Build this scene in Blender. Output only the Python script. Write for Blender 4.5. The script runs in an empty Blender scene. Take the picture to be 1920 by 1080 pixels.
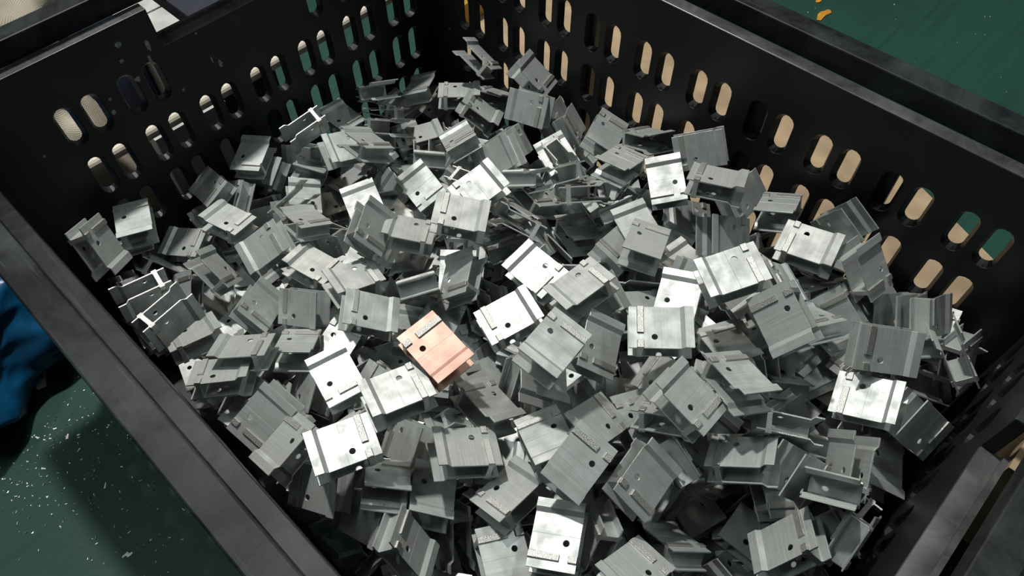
import bpy, bmesh, math, random
from mathutils import Vector, Matrix, Quaternion, noise

scene = bpy.context.scene
COL = scene.collection
random.seed(11)

# ------------------------------------------------------------------ camera
S = 0.62                      # metres per crate-width unit
ZF = 0.655                    # ledge height above the floor, in units
def V(x, y, z): return Vector((x * S, y * S, (z + ZF) * S))
A = 1.4211                       # inner length of the crate (inner width is 1)
cam = bpy.data.cameras.new('camera'); cam_o = bpy.data.objects.new('camera', cam); COL.objects.link(cam_o)
cam.sensor_width = 36.0; cam.lens = 27.1145; cam.clip_start = 0.01
_r, _d, _f = ((-0.6935, 0.72027, -0.01648), (0.58663, 0.55126, -0.59328), (-0.41824, -0.4211, -0.80483))
_m = Matrix(((_r[0], -_d[0], -_f[0]), (_r[1], -_d[1], -_f[1]), (_r[2], -_d[2], -_f[2]))).to_4x4()
_m.translation = V(*(1.034, 1.29903, 0.78554))
cam_o.matrix_world = _m
scene.camera = cam_o

# ------------------------------------------------------------------ light
world = bpy.data.worlds.new('workshop_air'); scene.world = world; world.use_nodes = True
_bg = world.node_tree.nodes['Background']; _bg.inputs[0].default_value = (0.80, 0.95, 0.92, 1); _bg.inputs[1].default_value = 0.05
def lamp(name, loc, aim, power, size, col=(1, 1, 1), size_y=None):
    l = bpy.data.lights.new(name, 'AREA'); l.energy = power; l.color = col
    l.shape = 'DISK' if size_y is None else 'RECTANGLE'; l.size = size
    if size_y: l.size_y = size_y
    o = bpy.data.objects.new(name, l); COL.objects.link(o); o.location = loc
    o.rotation_euler = (Vector(aim) - Vector(loc)).to_track_quat('-Z', 'Y').to_euler()
    return o
_c = V(.5, .7, -.25)
_ld = Vector((-.13, -.45, 1)).normalized()
lamp('high_bay_lamp', _c + _ld * 3.4, _c, 92, .18, (1.0, .97, .92))
lamp('added_fill_lamp', V(2.6, -1.6, 5.2), _c, 21, 1.2, (.90, 1.0, .97), .25)  # unseen lamps added for fill and varied reflections on the plates
lamp('added_fill_lamp', V(-2.4, 2.4, 5.2), _c, 21, 1.2, (.90, 1.0, .97), .25)
lamp('added_fill_lamp', V(-2.6, -2.4, 5.2), _c, 21, 1.2, (1.0, .84, .66), .25)  # added warm one, for pinkish glints
scene.view_settings.view_transform = 'Standard'; scene.view_settings.look = 'None'
scene.view_settings.exposure = 0.20; scene.view_settings.gamma = 1.0; scene.view_settings.use_curve_mapping = False

# poses of the brackets: x, y, z in crate units, then the quaternion; label; material flag
BRACKETS = [
((0.8464, 0.1043, -0.3047, 0.8354, -0.0203, -0.0114, 0.5492), 'pale bracket with upright open side, nearest the slotted wall on the left', ''),
((0.679, 0.0822, -0.3583, 0.6761, -0.0628, 0.2397, -0.6939), 'tilted aluminium bracket upper left of the white-lipped bracket in the left middle', ''),
((0.7066, 0.1746, -0.3635, 0.0475, -0.798, 0.5954, -0.0807), 'flat-lying aluminium bracket upper left of the white-lipped bracket in the left middle', ''),
((0.7873, 0.1253, -0.4042, 0.0295, 0.8605, -0.4905, -0.1348), 'flat-lying aluminium bracket right of the pale bracket by the left slotted wall', ''),
((0.7111, 0.3386, -0.3014, 0.9386, -0.1472, 0.2734, -0.1501), 'grey bracket with bright white lip in the left middle of the pile', ''),
((0.936, 0.2447, -0.1776, 0.4267, -0.5849, 0.0543, 0.6877), 'bracket standing end-on in the left corner against the near rim', ''),
((0.9259, 0.3106, -0.2565, 0.5853, -0.8065, 0.0346, -0.0759), 'upended aluminium bracket lower right of the end-on bracket in the left corner', ''),
((0.9292, 0.4313, -0.203, 0.03, -0.0534, 0.6869, -0.7242), 'upended aluminium bracket below the pale bracket by the left slotted wall', ''),
((0.7934, 0.2517, -0.3716, 0.7286, 0.1266, -0.4553, -0.4958), 'tilted aluminium bracket lower left of the white-lipped bracket in the left middle', ''),
((0.8783, 0.5372, -0.25, 0.9004, 0.2112, -0.0579, -0.3759), 'nearest tilted bracket left of the silver bracket beside the pink one', ''),
((0.9253, 0.5434, -0.259, 0.3172, -0.0794, -0.1861, 0.9265), 'second-nearest tilted bracket left of the silver bracket beside the pink one', ''),
((0.8048, 0.6816, -0.2509, 0.0353, 0.6114, -0.7903, 0.0209), 'bright silver bracket with upper lip, just lower left of the pink-tinged bracket', ''),
((0.7111, 0.8206, -0.124, 0.727, -0.0329, 0.0923, 0.6796), 'pink-tinged aluminium bracket lying on top of the pile near its centre', 'p'),
((0.7895, 0.8283, -0.1371, 0.9844, 0.042, -0.0439, -0.1649), 'flat-lying aluminium bracket lower left of the pink-tinged bracket', ''),
((0.9227, 0.6655, -0.2342, 0.2348, 0.0175, -0.9539, 0.1861), 'second-nearest tilted bracket lower left of the silver bracket beside the pink one', ''),
((0.9279, 0.7339, -0.2257, 0.2118, -0.9717, -0.0337, 0.0986), 'tilted aluminium bracket left of the large flat bracket in the lower left', ''),
((0.9169, 0.5874, -0.3203, 0.9878, -0.0883, 0.0467, 0.1191), 'second-nearest half-buried bracket left of the silver bracket beside the pink one', ''),
((0.829, 0.6146, -0.3395, 0.5517, 0.4116, 0.0335, 0.7247), 'nearest tilted bracket lower left of the silver bracket beside the pink one', ''),
((0.8835, 0.8196, -0.1696, 0.0437, 0.9796, -0.1955, 0.0141), 'large grey bracket lying flat in the lower left beside the near rim', ''),
((0.9297, 0.7941, -0.2653, 0.4792, 0.3059, 0.183, 0.8021), 'tilted aluminium bracket lower left of the large flat bracket in the lower left', ''),
((0.8639, 0.8655, -0.2492, 0.8526, 0.0024, -0.3558, 0.3828), 'nearest tilted bracket lower right of the large flat bracket in the lower left', ''),
((0.9065, 0.8689, -0.2915, 0.3564, -0.5452, -0.7552, 0.0739), 'nearest tilted bracket below the large flat bracket in the lower left', ''),
((0.9346, 0.7964, -0.4436, 0.652, 0.1066, 0.5972, 0.4549), 'upended aluminium bracket below the large flat bracket in the lower left', ''),
((0.9264, 0.8728, -0.4666, 0.6111, 0.3435, -0.2766, 0.6573), 'second-nearest tilted bracket below the large flat bracket in the lower left', ''),
((0.4748, 0.1482, -0.2883, 0.5621, -0.8201, 0.0998, 0.0382), 'bracket seen end-on with bright cut profile beside the left slotted wall', ''),
((0.3505, 0.0818, -0.3841, 0.0088, 0.7111, -0.7012, 0.0506), 'flat-lying aluminium bracket right of the end-on bracket by the left slotted wall', ''),
((0.4439, 0.2321, -0.3084, 0.9551, -0.2466, -0.095, -0.1336), 'nearest tilted bracket lower right of the end-on bracket by the left slotted wall', ''),
((0.4635, 0.3467, -0.2139, 0.2281, -0.643, 0.715, -0.1524), 'nearest tilted bracket right of the end-on bracket by the left slotted wall', ''),
((0.5644, 0.0851, -0.3845, 0.5395, 0.1682, 0.1611, 0.8091), 'tilted aluminium bracket lower left of the end-on bracket by the left slotted wall', ''),
((0.5748, 0.0799, -0.3426, 0.0552, 0.3029, -0.9514, -0.0098), 'flat-lying aluminium bracket lower left of the end-on bracket by the left slotted wall', ''),
((0.4329, 0.2084, -0.4319, 0.0436, -0.0434, -0.9772, -0.2031), 'second-nearest tilted bracket lower right of the end-on bracket by the left slotted wall', ''),
((0.4032, 0.2492, -0.4506, 0.073, -0.171, 0.8211, -0.5396), 'upended aluminium bracket lower right of the end-on bracket by the left slotted wall', ''),
((0.543, 0.429, -0.2583, 0.0405, 0.5496, -0.834, -0.0268), 'flat-lying aluminium bracket lower right of the end-on bracket by the left slotted wall', ''),
((0.1138, 0.2897, -0.243, 0.0938, -0.7205, 0.5833, -0.3631), 'dark bracket sticking up highest in the back corner, seen end-on', ''),
((0.068, 0.4059, -0.254, 0.149, 0.7557, -0.572, 0.2821), 'tilted aluminium bracket above the silver bracket below the back corner', ''),
((0.1306, 0.4564, -0.2693, 0.7009, -0.3285, 0.3364, -0.5363), 'silver bracket with bright hole below the back corner', ''),
((0.0944, 0.0863, -0.5019, 0.1289, 0.7077, -0.6857, -0.1112), 'third-nearest flat-lying bracket lower left of the bracket sticking up in the back corner', ''),
((0.2446, 0.1785, -0.4564, 0.0131, -0.5568, 0.83, 0.0302), 'second-nearest flat-lying bracket upper left of the white bracket in the upper middle', ''),
((0.2214, 0.2034, -0.4458, 0.2315, 0.003, -0.0545, 0.9713), 'nearest flat-lying bracket upper left of the white bracket in the upper middle', ''),
((0.3093, 0.4387, -0.2518, 0.0931, -0.5098, 0.8191, 0.246), 'nearest tilted bracket upper left of the white bracket in the upper middle', ''),
((0.1821, 0.3573, -0.3073, 0.4851, -0.3196, 0.0125, 0.8139), 'second-nearest tilted bracket left of the silver bracket below the back corner', ''),
((0.0776, 0.2969, -0.3656, 0.5922, -0.1292, -0.2215, 0.7639), 'nearest tilted bracket left of the silver bracket below the back corner', ''),
((0.1749, 0.2898, -0.3039, 0.0543, 0.3752, 0.921, 0.0894), 'nearest flat-lying bracket lower left of the bracket sticking up in the back corner', ''),
((0.1441, 0.1185, -0.3997, 0.0373, -0.2882, 0.9398, 0.18), 'second-nearest flat-lying bracket lower left of the bracket sticking up in the back corner', ''),
((0.1927, 0.084, -0.4488, 0.0554, 0.6719, -0.7312, -0.1041), 'fourth-nearest flat-lying bracket lower left of the bracket sticking up in the back corner', ''),
((0.0777, 0.4757, -0.327, 0.1554, 0.172, -0.4491, -0.8629), 'half-buried aluminium bracket right of the silver bracket below the back corner', ''),
((0.0782, 0.5175, -0.3165, 0.1607, 0.2814, -0.3926, -0.8607), 'nearest upended bracket lower right of the silver bracket below the back corner', ''),
((0.078, 0.6123, -0.2798, 0.9629, -0.2113, 0.0033, 0.1676), 'tilted aluminium bracket right of the silver bracket below the back corner', ''),
((0.0662, 0.7021, -0.2439, 0.7533, 0.0333, -0.2594, 0.6034), 'tilted aluminium bracket upper left of the open-fronted bracket by the right slotted wall', ''),
((0.0706, 0.8202, -0.1909, 0.3226, 0.3482, 0.339, 0.8123), 'upended aluminium bracket above the open-fronted bracket by the right slotted wall', ''),
((0.1797, 0.7263, -0.2137, 0.9861, 0.0364, -0.1525, 0.0559), 'second-nearest flat-lying bracket left of the open-fronted bracket by the right slotted wall', ''),
((0.1668, 0.5678, -0.3097, 0.0895, 0.5359, -0.8295, -0.1295), 'flat-lying aluminium bracket lower right of the silver bracket below the back corner', ''),
((0.2169, 0.6228, -0.2463, 0.425, 0.7124, 0.406, 0.3835), 'second-nearest upended bracket lower right of the silver bracket below the back corner', ''),
((0.0691, 0.6457, -0.4006, 0.1462, -0.6942, 0.6957, 0.1122), 'half-buried aluminium bracket left of the open-fronted bracket by the right slotted wall', ''),
((0.144, 0.8069, -0.2288, 0.3885, -0.199, 0.0474, -0.8985), 'tilted aluminium bracket left of the open-fronted bracket by the right slotted wall', ''),
((0.1832, 0.9184, -0.1246, 0.5527, -0.0583, -0.1467, 0.8183), 'grey bracket with open front and hole, resting beside the right slotted wall', ''),
((0.091, 0.999, -0.2038, 0.9641, 0.1692, -0.1397, 0.1495), 'second-nearest tilted bracket lower right of the open-fronted bracket by the right slotted wall', ''),
((0.2076, 0.9675, -0.1964, 0.872, -0.3645, -0.1319, -0.2989), 'tilted aluminium bracket above the pale bracket in the right middle', ''),
((0.0837, 0.8372, -0.3544, 0.8993, -0.2513, -0.1455, -0.327), 'tilted aluminium bracket lower left of the open-fronted bracket by the right slotted wall', ''),
((0.3127, 0.8848, -0.1953, 0.974, -0.0142, -0.1094, 0.198), 'second-nearest flat-lying bracket above the bright white bracket right of centre', ''),
((0.3623, 0.9896, -0.2001, 0.1079, 0.2139, -0.9701, -0.0381), 'nearest flat-lying bracket above the bright white bracket right of centre', ''),
((0.3487, 1.052, -0.089, 0.9568, -0.026, 0.1119, -0.2669), 'pale bracket lying flat between the white bracket and the right wall', ''),
((0.1591, 1.0871, -0.1698, 0.0874, -0.625, -0.7756, 0.0163), 'flat-lying aluminium bracket right of the pale bracket in the right middle', ''),
((0.2884, 1.1008, -0.1309, 0.3543, 0.1429, 0.9046, -0.189), 'second-nearest half-buried bracket right of the pale bracket in the right middle', ''),
((0.3551, 1.1451, -0.1003, 0.2607, -0.7952, -0.4341, 0.3336), 'tilted aluminium bracket lower right of the pale bracket in the right middle', ''),
((0.6286, 0.3506, -0.294, 0.2325, -0.6361, 0.7323, -0.0711), 'nearest tilted bracket upper right of the white-lipped bracket in the left middle', ''),
((0.6782, 0.4316, -0.3116, 0.0304, -0.7919, 0.5986, -0.1165), 'flat-lying aluminium bracket lower right of the white-lipped bracket in the left middle', ''),
((0.6613, 0.5383, -0.2709, 0.9879, 0.0073, -0.1166, -0.1019), 'flat-lying aluminium bracket right of the white-lipped bracket in the left middle', ''),
((0.5828, 0.4974, -0.2301, 0.0878, -0.2747, 0.8547, -0.4317), 'tilted aluminium bracket right of the white-lipped bracket in the left middle', ''),
((0.5324, 0.5388, -0.2574, 0.8887, 0.0631, -0.1236, -0.437), 'second-nearest flat-lying bracket lower left of the white bracket in the upper middle', ''),
((0.5287, 0.5121, -0.3387, 0.8332, 0.1236, 0.215, -0.4942), 'fourth-nearest tilted bracket above the pink-tinged bracket', ''),
((0.4758, 0.1994, -0.5207, 0.6208, 0.2812, -0.716, -0.1514), 'upended aluminium bracket upper right of the white-lipped bracket in the left middle', ''),
((0.5785, 0.328, -0.4198, 0.6781, -0.384, 0.5111, -0.3626), 'upended aluminium bracket right of the white-lipped bracket in the left middle', ''),
((0.7922, 0.4109, -0.3386, 0.2048, -0.217, 0.8899, -0.3451), 'tilted aluminium bracket below the white-lipped bracket in the left middle', ''),
((0.74, 0.4793, -0.3257, 0.4599, 0.3156, 0.2257, 0.7987), 'tilted aluminium bracket lower right of the white-lipped bracket in the left middle', ''),
((0.4118, 0.5982, -0.1927, 0.1274, -0.0798, -0.9828, 0.1074), 'bright white bracket in the upper middle with a dark hollow above it', ''),
((0.4923, 0.6371, -0.1682, 0.4502, -0.0616, 0.0846, 0.8868), 'nearest flat-lying bracket lower left of the white bracket in the upper middle', ''),
((0.2813, 0.6127, -0.3038, 0.6114, 0.1548, -0.1822, -0.7543), 'second-nearest tilted bracket right of the white bracket in the upper middle', ''),
((0.2929, 0.7297, -0.3056, 0.8381, -0.0413, -0.1508, 0.5226), 'second-nearest flat-lying bracket lower right of the white bracket in the upper middle', ''),
((0.4149, 0.4401, -0.2994, 0.1806, 0.6154, -0.7608, -0.099), 'tilted aluminium bracket left of the white bracket in the upper middle', ''),
((0.4675, 0.7855, -0.2105, 0.6921, -0.0843, 0.07, -0.7134), 'nearest flat-lying bracket lower right of the white bracket in the upper middle', ''),
((0.4809, 0.8894, -0.1458, 0.9814, 0.1396, 0.0774, -0.1064), 'flat-lying aluminium bracket upper left of the bright white bracket right of centre', ''),
((0.5718, 0.8272, -0.1899, 0.1623, 0.088, 0.0228, 0.9825), 'flat-lying aluminium bracket upper right of the pink-tinged bracket', ''),
((0.5412, 0.6843, -0.245, 0.1306, 0.2734, -0.9036, -0.3029), 'third-nearest tilted bracket above the pink-tinged bracket', ''),
((0.6096, 0.9458, -0.0956, 0.9895, -0.1191, -0.0448, 0.0686), 'flat-lying aluminium bracket left of the bright white bracket right of centre', ''),
((0.4253, 0.6662, -0.2838, 0.2781, -0.4931, 0.7992, 0.2019), 'tilted aluminium bracket below the white bracket in the upper middle', ''),
((0.6005, 0.7466, -0.3395, 0.772, -0.2881, -0.0511, 0.5643), 'tilted aluminium bracket right of the pink-tinged bracket', ''),
((0.5205, 0.9542, -0.1887, 0.0132, 0.2706, -0.9137, 0.3029), 'tilted aluminium bracket left of the bright white bracket right of centre', ''),
((0.6934, 0.8983, -0.2131, 0.1884, 0.7292, 0.6214, 0.216), 'tilted aluminium bracket lower right of the pink-tinged bracket', ''),
((0.7688, 0.9316, -0.1994, 0.9404, 0.0422, -0.1691, -0.2921), 'flat-lying aluminium bracket below the pink-tinged bracket', ''),
((0.7126, 0.8172, -0.3703, 0.9349, 0.1281, -0.2375, -0.2305), 'tilted aluminium bracket below the pink-tinged bracket', ''),
((0.7881, 0.8181, -0.3034, 0.3743, -0.5709, -0.7299, 0.0357), 'tilted aluminium bracket right of the large flat bracket in the lower left', ''),
((0.8266, 0.9146, -0.2736, 0.9177, -0.1241, -0.1714, 0.3362), 'second-nearest tilted bracket lower right of the large flat bracket in the lower left', ''),
((0.6834, 1.0069, -0.1842, 0.108, -0.8354, -0.5288, -0.1039), 'flat-lying aluminium bracket upper left of the tilted greenish bracket in the lower middle', ''),
((0.6859, 1.0598, -0.1684, 0.1833, 0.9798, 0.0544, -0.0578), 'large greenish bracket tilted forward in the lower middle, ridge at its upper right', ''),
((0.6216, 1.0345, -0.1907, 0.1021, 0.9704, -0.0376, 0.2154), 'nearest tilted bracket upper right of the tilted greenish bracket in the lower middle', ''),
((0.6362, 1.1316, -0.1906, 0.0061, -0.0604, 0.9489, -0.3096), 'tilted aluminium bracket right of the tilted greenish bracket in the lower middle', ''),
((0.5391, 1.1016, -0.1827, 0.5567, -0.0349, -0.3108, 0.7695), 'second-nearest tilted bracket upper right of the tilted greenish bracket in the lower middle', ''),
((0.5379, 1.1182, -0.1207, 0.0471, 0.6996, -0.6908, 0.1768), 'flat-lying aluminium bracket below the bright white bracket right of centre', ''),
((0.4686, 1.151, -0.1197, 0.8209, -0.0863, -0.2096, 0.5241), 'tilted aluminium bracket above the dark-fronted bracket with bright web', ''),
((0.375, 1.0934, -0.2134, 0.8445, 0.0567, -0.1294, 0.5165), 'flat-lying aluminium bracket right of the bright white bracket right of centre', ''),
((0.4721, 1.0543, -0.2327, 0.6805, 0.3486, -0.0853, 0.6389), 'half-buried aluminium bracket below the bright white bracket right of centre', ''),
((0.5227, 1.2141, -0.187, 0.0599, -0.5107, -0.8102, -0.2814), 'grey bracket with open dark front and bright web, lower right of centre', ''),
((0.4503, 1.2276, -0.1842, 0.3495, -0.3322, -0.5162, 0.7078), 'upended aluminium bracket upper right of the dark-fronted bracket with bright web', ''),
((0.2806, 1.1966, -0.4215, 0.7295, 0.4139, -0.008, 0.5445), 'second-nearest half-buried bracket upper right of the dark-fronted bracket with bright web', ''),
((0.2247, 1.2364, -0.4049, 0.7499, -0.2381, 0.0342, 0.6163), 'nearest half-buried bracket lower left of the white bracket by the near right wall', ''),
((0.3247, 1.291, -0.1921, 0.2545, -0.5844, -0.7701, -0.0248), 'bright white bracket lying flat beside the near right crate wall', ''),
((0.2692, 1.2655, -0.1461, 0.4218, 0.0898, 0.3558, 0.8291), 'nearest tilted bracket above the white bracket by the near right wall', ''),
((0.0866, 1.338, -0.4054, 0.2333, -0.2209, -0.8477, 0.4221), 'second-nearest half-buried bracket right of the white bracket by the near right wall', ''),
((0.1072, 1.2492, -0.2468, 0.4238, 0.8595, -0.2563, 0.1265), 'second-nearest tilted bracket above the white bracket by the near right wall', ''),
((0.1019, 1.2853, -0.2227, 0.1897, -0.1908, 0.4469, 0.8532), 'third-nearest upended bracket upper right of the white bracket by the near right wall', ''),
((0.1234, 1.3542, -0.2485, 0.6811, -0.4395, 0.3282, 0.4849), 'second-nearest upended bracket upper right of the white bracket by the near right wall', ''),
((0.3023, 1.3579, -0.2071, 0.4969, 0.6661, -0.5418, 0.1256), 'upended aluminium bracket lower right of the white bracket by the near right wall', ''),
((0.3447, 1.3513, -0.2803, 0.9395, -0.2406, -0.0177, 0.2431), 'tilted aluminium bracket below the white bracket by the near right wall', ''),
((0.4163, 1.3196, -0.2152, 0.0556, -0.3003, 0.5241, -0.795), 'upended aluminium bracket below the white bracket by the near right wall', ''),
((0.4857, 1.2763, -0.1977, 0.5152, 0.7031, -0.4482, 0.1982), 'upended aluminium bracket right of the dark-fronted bracket with bright web', ''),
((0.572, 1.3212, -0.206, 0.3313, -0.8341, 0.3329, 0.2894), 'large grey bracket lying near the bottom right of the pile', ''),
((0.4496, 1.3393, -0.3641, 0.7601, -0.2132, 0.0691, 0.6099), 'nearest half-buried bracket upper right of the large grey bracket at the bottom right', ''),
((0.5715, 1.277, -0.445, 0.1063, -0.978, 0.1778, 0.0242), 'flat-lying aluminium bracket left of the large grey bracket at the bottom right', ''),
((0.7636, 1.0985, -0.2183, 0.2693, -0.0447, 0.0675, -0.9596), 'bright white bracket half in shadow at the bottom edge of the photo', ''),
((0.6418, 1.204, -0.2988, 0.4696, 0.4323, -0.0332, -0.7691), 'third-nearest tilted bracket lower left of the dark-fronted bracket with bright web', ''),
((0.5707, 1.1877, -0.4026, 0.5365, 0.2752, -0.2443, -0.7594), 'second-nearest tilted bracket lower left of the dark-fronted bracket with bright web', ''),
((0.7314, 1.1974, -0.2237, 0.0624, -0.9767, 0.0474, -0.1998), 'tilted aluminium bracket right of the half-shaded white bracket at the bottom edge', ''),
((0.8324, 0.9628, -0.3367, 0.8013, 0.395, 0.4165, 0.1686), 'upended aluminium bracket left of the half-shaded white bracket at the bottom edge', ''),
((0.8252, 1.059, -0.2551, 0.1066, 0.8652, 0.49, 0.0057), 'flat-lying aluminium bracket left of the half-shaded white bracket at the bottom edge', ''),
((0.761, 1.0111, -0.2282, 0.0271, 0.0076, 0.978, 0.2066), 'tilted aluminium bracket upper left of the half-shaded white bracket at the bottom edge', ''),
((0.9028, 0.9491, -0.258, 0.4725, -0.5034, 0.0839, 0.7185), 'upended aluminium bracket lower right of the large flat bracket in the lower left', ''),
((0.6937, 0.6229, -0.2522, 0.3677, -0.1951, 0.1452, 0.8976), 'tilted aluminium bracket upper right of the silver bracket beside the pink one', ''),
((0.7384, 0.5689, -0.3552, 0.9859, -0.0417, 0.0604, 0.1506), 'flat-lying aluminium bracket above the silver bracket beside the pink one', ''),
((0.8008, 0.5474, -0.3167, 0.8942, 0.0782, -0.2414, 0.3689), 'tilted aluminium bracket upper left of the silver bracket beside the pink one', ''),
((0.6431, 0.6573, -0.329, 0.1044, -0.3827, 0.9073, -0.1396), 'flat-lying aluminium bracket upper left of the pink-tinged bracket', ''),
((0.6954, 0.4008, -0.4127, 0.0899, -0.7939, 0.4667, -0.3794), 'fourth-nearest half-buried bracket lower right of the white-lipped bracket in the left middle', ''),
((0.0451, 1.0959, -0.2057, 0.7185, -0.2112, -0.6501, 0.1286), 'upended aluminium bracket upper right of the pale bracket in the right middle', ''),
((0.1299, 1.1729, -0.1735, 0.5909, -0.2348, -0.3066, -0.7083), 'third-nearest tilted bracket above the white bracket by the near right wall', ''),
((0.258, 1.1963, -0.3365, 0.8349, 0.0861, -0.0586, 0.5405), 'flat-lying aluminium bracket left of the white bracket by the near right wall', ''),
((0.5031, 1.2012, -0.3653, 0.2959, -0.9313, 0.0665, -0.2018), 'nearest tilted bracket lower left of the dark-fronted bracket with bright web', ''),
((0.5366, 1.2567, -0.361, 0.8876, 0.2484, -0.2784, 0.2701), 'tilted aluminium bracket left of the large grey bracket at the bottom right', ''),
((0.785, 0.2216, -0.5145, 0.4917, 0.1292, -0.1178, 0.853), 'nearest flat-lying bracket lower left of the white-lipped bracket in the left middle', ''),
((0.9089, 0.4008, -0.3192, 0.0584, 0.0875, 0.9785, 0.1777), 'second-nearest flat-lying bracket lower left of the white-lipped bracket in the left middle', ''),
((0.4693, 1.025, -0.1318, 0.4226, 0.0546, 0.052, 0.9032), 'bright white bracket lying flat right of centre, flange end to the left', ''),
((0.2511, 1.1597, -0.2127, 0.495, 0.2972, 0.117, -0.808), 'tilted aluminium bracket upper left of the white bracket by the near right wall', ''),
((0.6092, 0.8954, -0.2292, 0.1984, -0.2083, 0.625, 0.7257), 'second-nearest half-buried bracket right of the pink-tinged bracket', ''),
((0.1022, 0.9946, -0.2906, 0.0746, -0.219, -0.4948, 0.8376), 'half-buried aluminium bracket upper right of the pale bracket in the right middle', ''),
((0.661, 0.3297, -0.3654, 0.4648, 0.2435, 0.1807, -0.8319), 'nearest half-buried bracket lower right of the white-lipped bracket in the left middle', ''),
((0.6068, 0.2355, -0.3968, 0.2584, 0.4832, -0.7452, 0.3801), 'nearest half-buried bracket above the white-lipped bracket in the left middle', ''),
((0.1209, 0.9202, -0.3642, 0.8961, 0.4257, 0.0568, 0.1123), 'nearest half-buried bracket upper left of the pale bracket in the right middle', ''),
((0.6662, 0.9939, -0.4427, 0.9087, -0.3771, -0.1785, 0.0159), 'second-nearest half-buried bracket upper left of the half-shaded white bracket at the bottom edge', ''),
((0.7174, 0.8922, -0.4724, 0.6738, 0.5362, 0.2143, -0.461), 'fourth-nearest half-buried bracket upper left of the half-shaded white bracket at the bottom edge', ''),
((0.4817, 0.1193, -0.386, 0.4473, 0.732, -0.4222, -0.2929), 'upended aluminium bracket below the end-on bracket by the left slotted wall', ''),
((0.2063, 0.4711, -0.3129, 0.9018, -0.4056, -0.1463, 0.0291), 'half-buried aluminium bracket below the silver bracket below the back corner', ''),
((0.4522, 1.0068, -0.3419, 0.5187, 0.0004, -0.5262, -0.6738), 'nearest half-buried bracket lower left of the bright white bracket right of centre', ''),
((0.6452, 1.0433, -0.3883, 0.4745, 0.3867, 0.0684, -0.7878), 'nearest half-buried bracket lower right of the tilted greenish bracket in the lower middle', ''),
((0.6125, 0.9337, -0.1769, 0.8549, -0.3517, -0.0881, 0.3711), 'tilted aluminium bracket upper left of the tilted greenish bracket in the lower middle', ''),
((0.605, 0.2728, -0.3126, 0.1926, 0.1435, -0.4421, 0.8642), 'second-nearest tilted bracket upper right of the white-lipped bracket in the left middle', ''),
((0.629, 1.0975, -0.2895, 0.2791, -0.8503, -0.2379, -0.3776), 'second-nearest half-buried bracket lower right of the tilted greenish bracket in the lower middle', ''),
((0.1132, 1.1144, -0.241, 0.4419, -0.2518, -0.1616, 0.8457), 'fourth-nearest half-buried bracket right of the pale bracket in the right middle', ''),
((0.5124, 0.1878, -0.3543, 0.8843, -0.0613, -0.3041, 0.349), 'nearest tilted bracket below the end-on bracket by the left slotted wall', ''),
((0.2859, 0.7276, -0.2074, 0.3179, -0.1478, -0.3616, 0.8639), 'third-nearest tilted bracket right of the white bracket in the upper middle', ''),
((0.5084, 0.4267, -0.5085, 0.8538, 0.265, 0.3002, 0.3327), 'half-buried aluminium bracket upper left of the pink-tinged bracket', ''),
((0.3698, 1.0854, -0.3014, 0.3333, 0.9214, 0.021, -0.1985), 'nearest half-buried bracket lower right of the bright white bracket right of centre', ''),
((0.6918, 1.149, -0.3605, 0.7581, -0.001, 0.3132, 0.572), 'half-buried aluminium bracket right of the half-shaded white bracket at the bottom edge', ''),
((0.5422, 0.0994, -0.4664, 0.7967, 0.0909, 0.0565, -0.5948), 'second-nearest half-buried bracket above the white-lipped bracket in the left middle', ''),
((0.4214, 0.7713, -0.3436, 0.9194, 0.0483, 0.3902, 0.0067), 'second-nearest half-buried bracket left of the bright white bracket right of centre', ''),
((0.4125, 1.2156, -0.2522, 0.3256, 0.5376, 0.0605, -0.7754), 'nearest half-buried bracket upper right of the dark-fronted bracket with bright web', ''),
((0.4471, 0.8915, -0.2091, 0.2106, 0.394, 0.1098, 0.8879), 'second-nearest half-buried bracket upper left of the bright white bracket right of centre', ''),
((0.2924, 0.844, -0.3107, 0.5298, -0.0514, -0.6495, -0.543), 'third-nearest half-buried bracket upper left of the bright white bracket right of centre', ''),
((0.4966, 1.1454, -0.2365, 0.9098, -0.352, 0.2051, 0.0801), 'half-buried aluminium bracket upper left of the dark-fronted bracket with bright web', ''),
((0.1921, 1.1833, -0.2331, 0.7441, 0.229, 0.43, 0.4571), 'upended aluminium bracket above the white bracket by the near right wall', ''),
((0.5833, 0.9176, -0.3864, 0.921, 0.0964, -0.2999, -0.2291), 'half-buried aluminium bracket upper left of the tilted greenish bracket in the lower middle', ''),
((0.4281, 0.5597, -0.3349, 0.5309, -0.2543, -0.3194, -0.7426), 'second-nearest half-buried bracket below the white bracket in the upper middle', ''),
((0.5726, 1.0714, -0.263, 0.7307, 0.6011, -0.041, -0.3212), 'nearest half-buried bracket right of the tilted greenish bracket in the lower middle', ''),
((0.3739, 0.5272, -0.4695, 0.4801, 0.5914, 0.6177, -0.1958), 'third-nearest half-buried bracket below the white bracket in the upper middle', ''),
((0.3904, 0.9055, -0.3088, 0.2245, 0.7208, -0.196, -0.6258), 'nearest half-buried bracket left of the bright white bracket right of centre', ''),
((0.927, 0.1347, -0.4243, 0.1631, -0.7405, -0.3029, 0.5774), 'half-buried aluminium bracket lower right of the end-on bracket in the left corner', ''),
((0.4019, 0.4282, -0.4438, 0.3643, 0.5753, -0.618, -0.3928), 'third-nearest half-buried bracket lower left of the white bracket in the upper middle', ''),
((0.6847, 0.3438, -0.4731, 0.2238, 0.1136, 0.0527, 0.9666), 'third-nearest half-buried bracket lower right of the white-lipped bracket in the left middle', ''),
((0.2692, 0.8384, -0.2301, 0.5585, -0.0883, -0.0343, -0.824), 'nearest flat-lying bracket left of the open-fronted bracket by the right slotted wall', ''),
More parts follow.
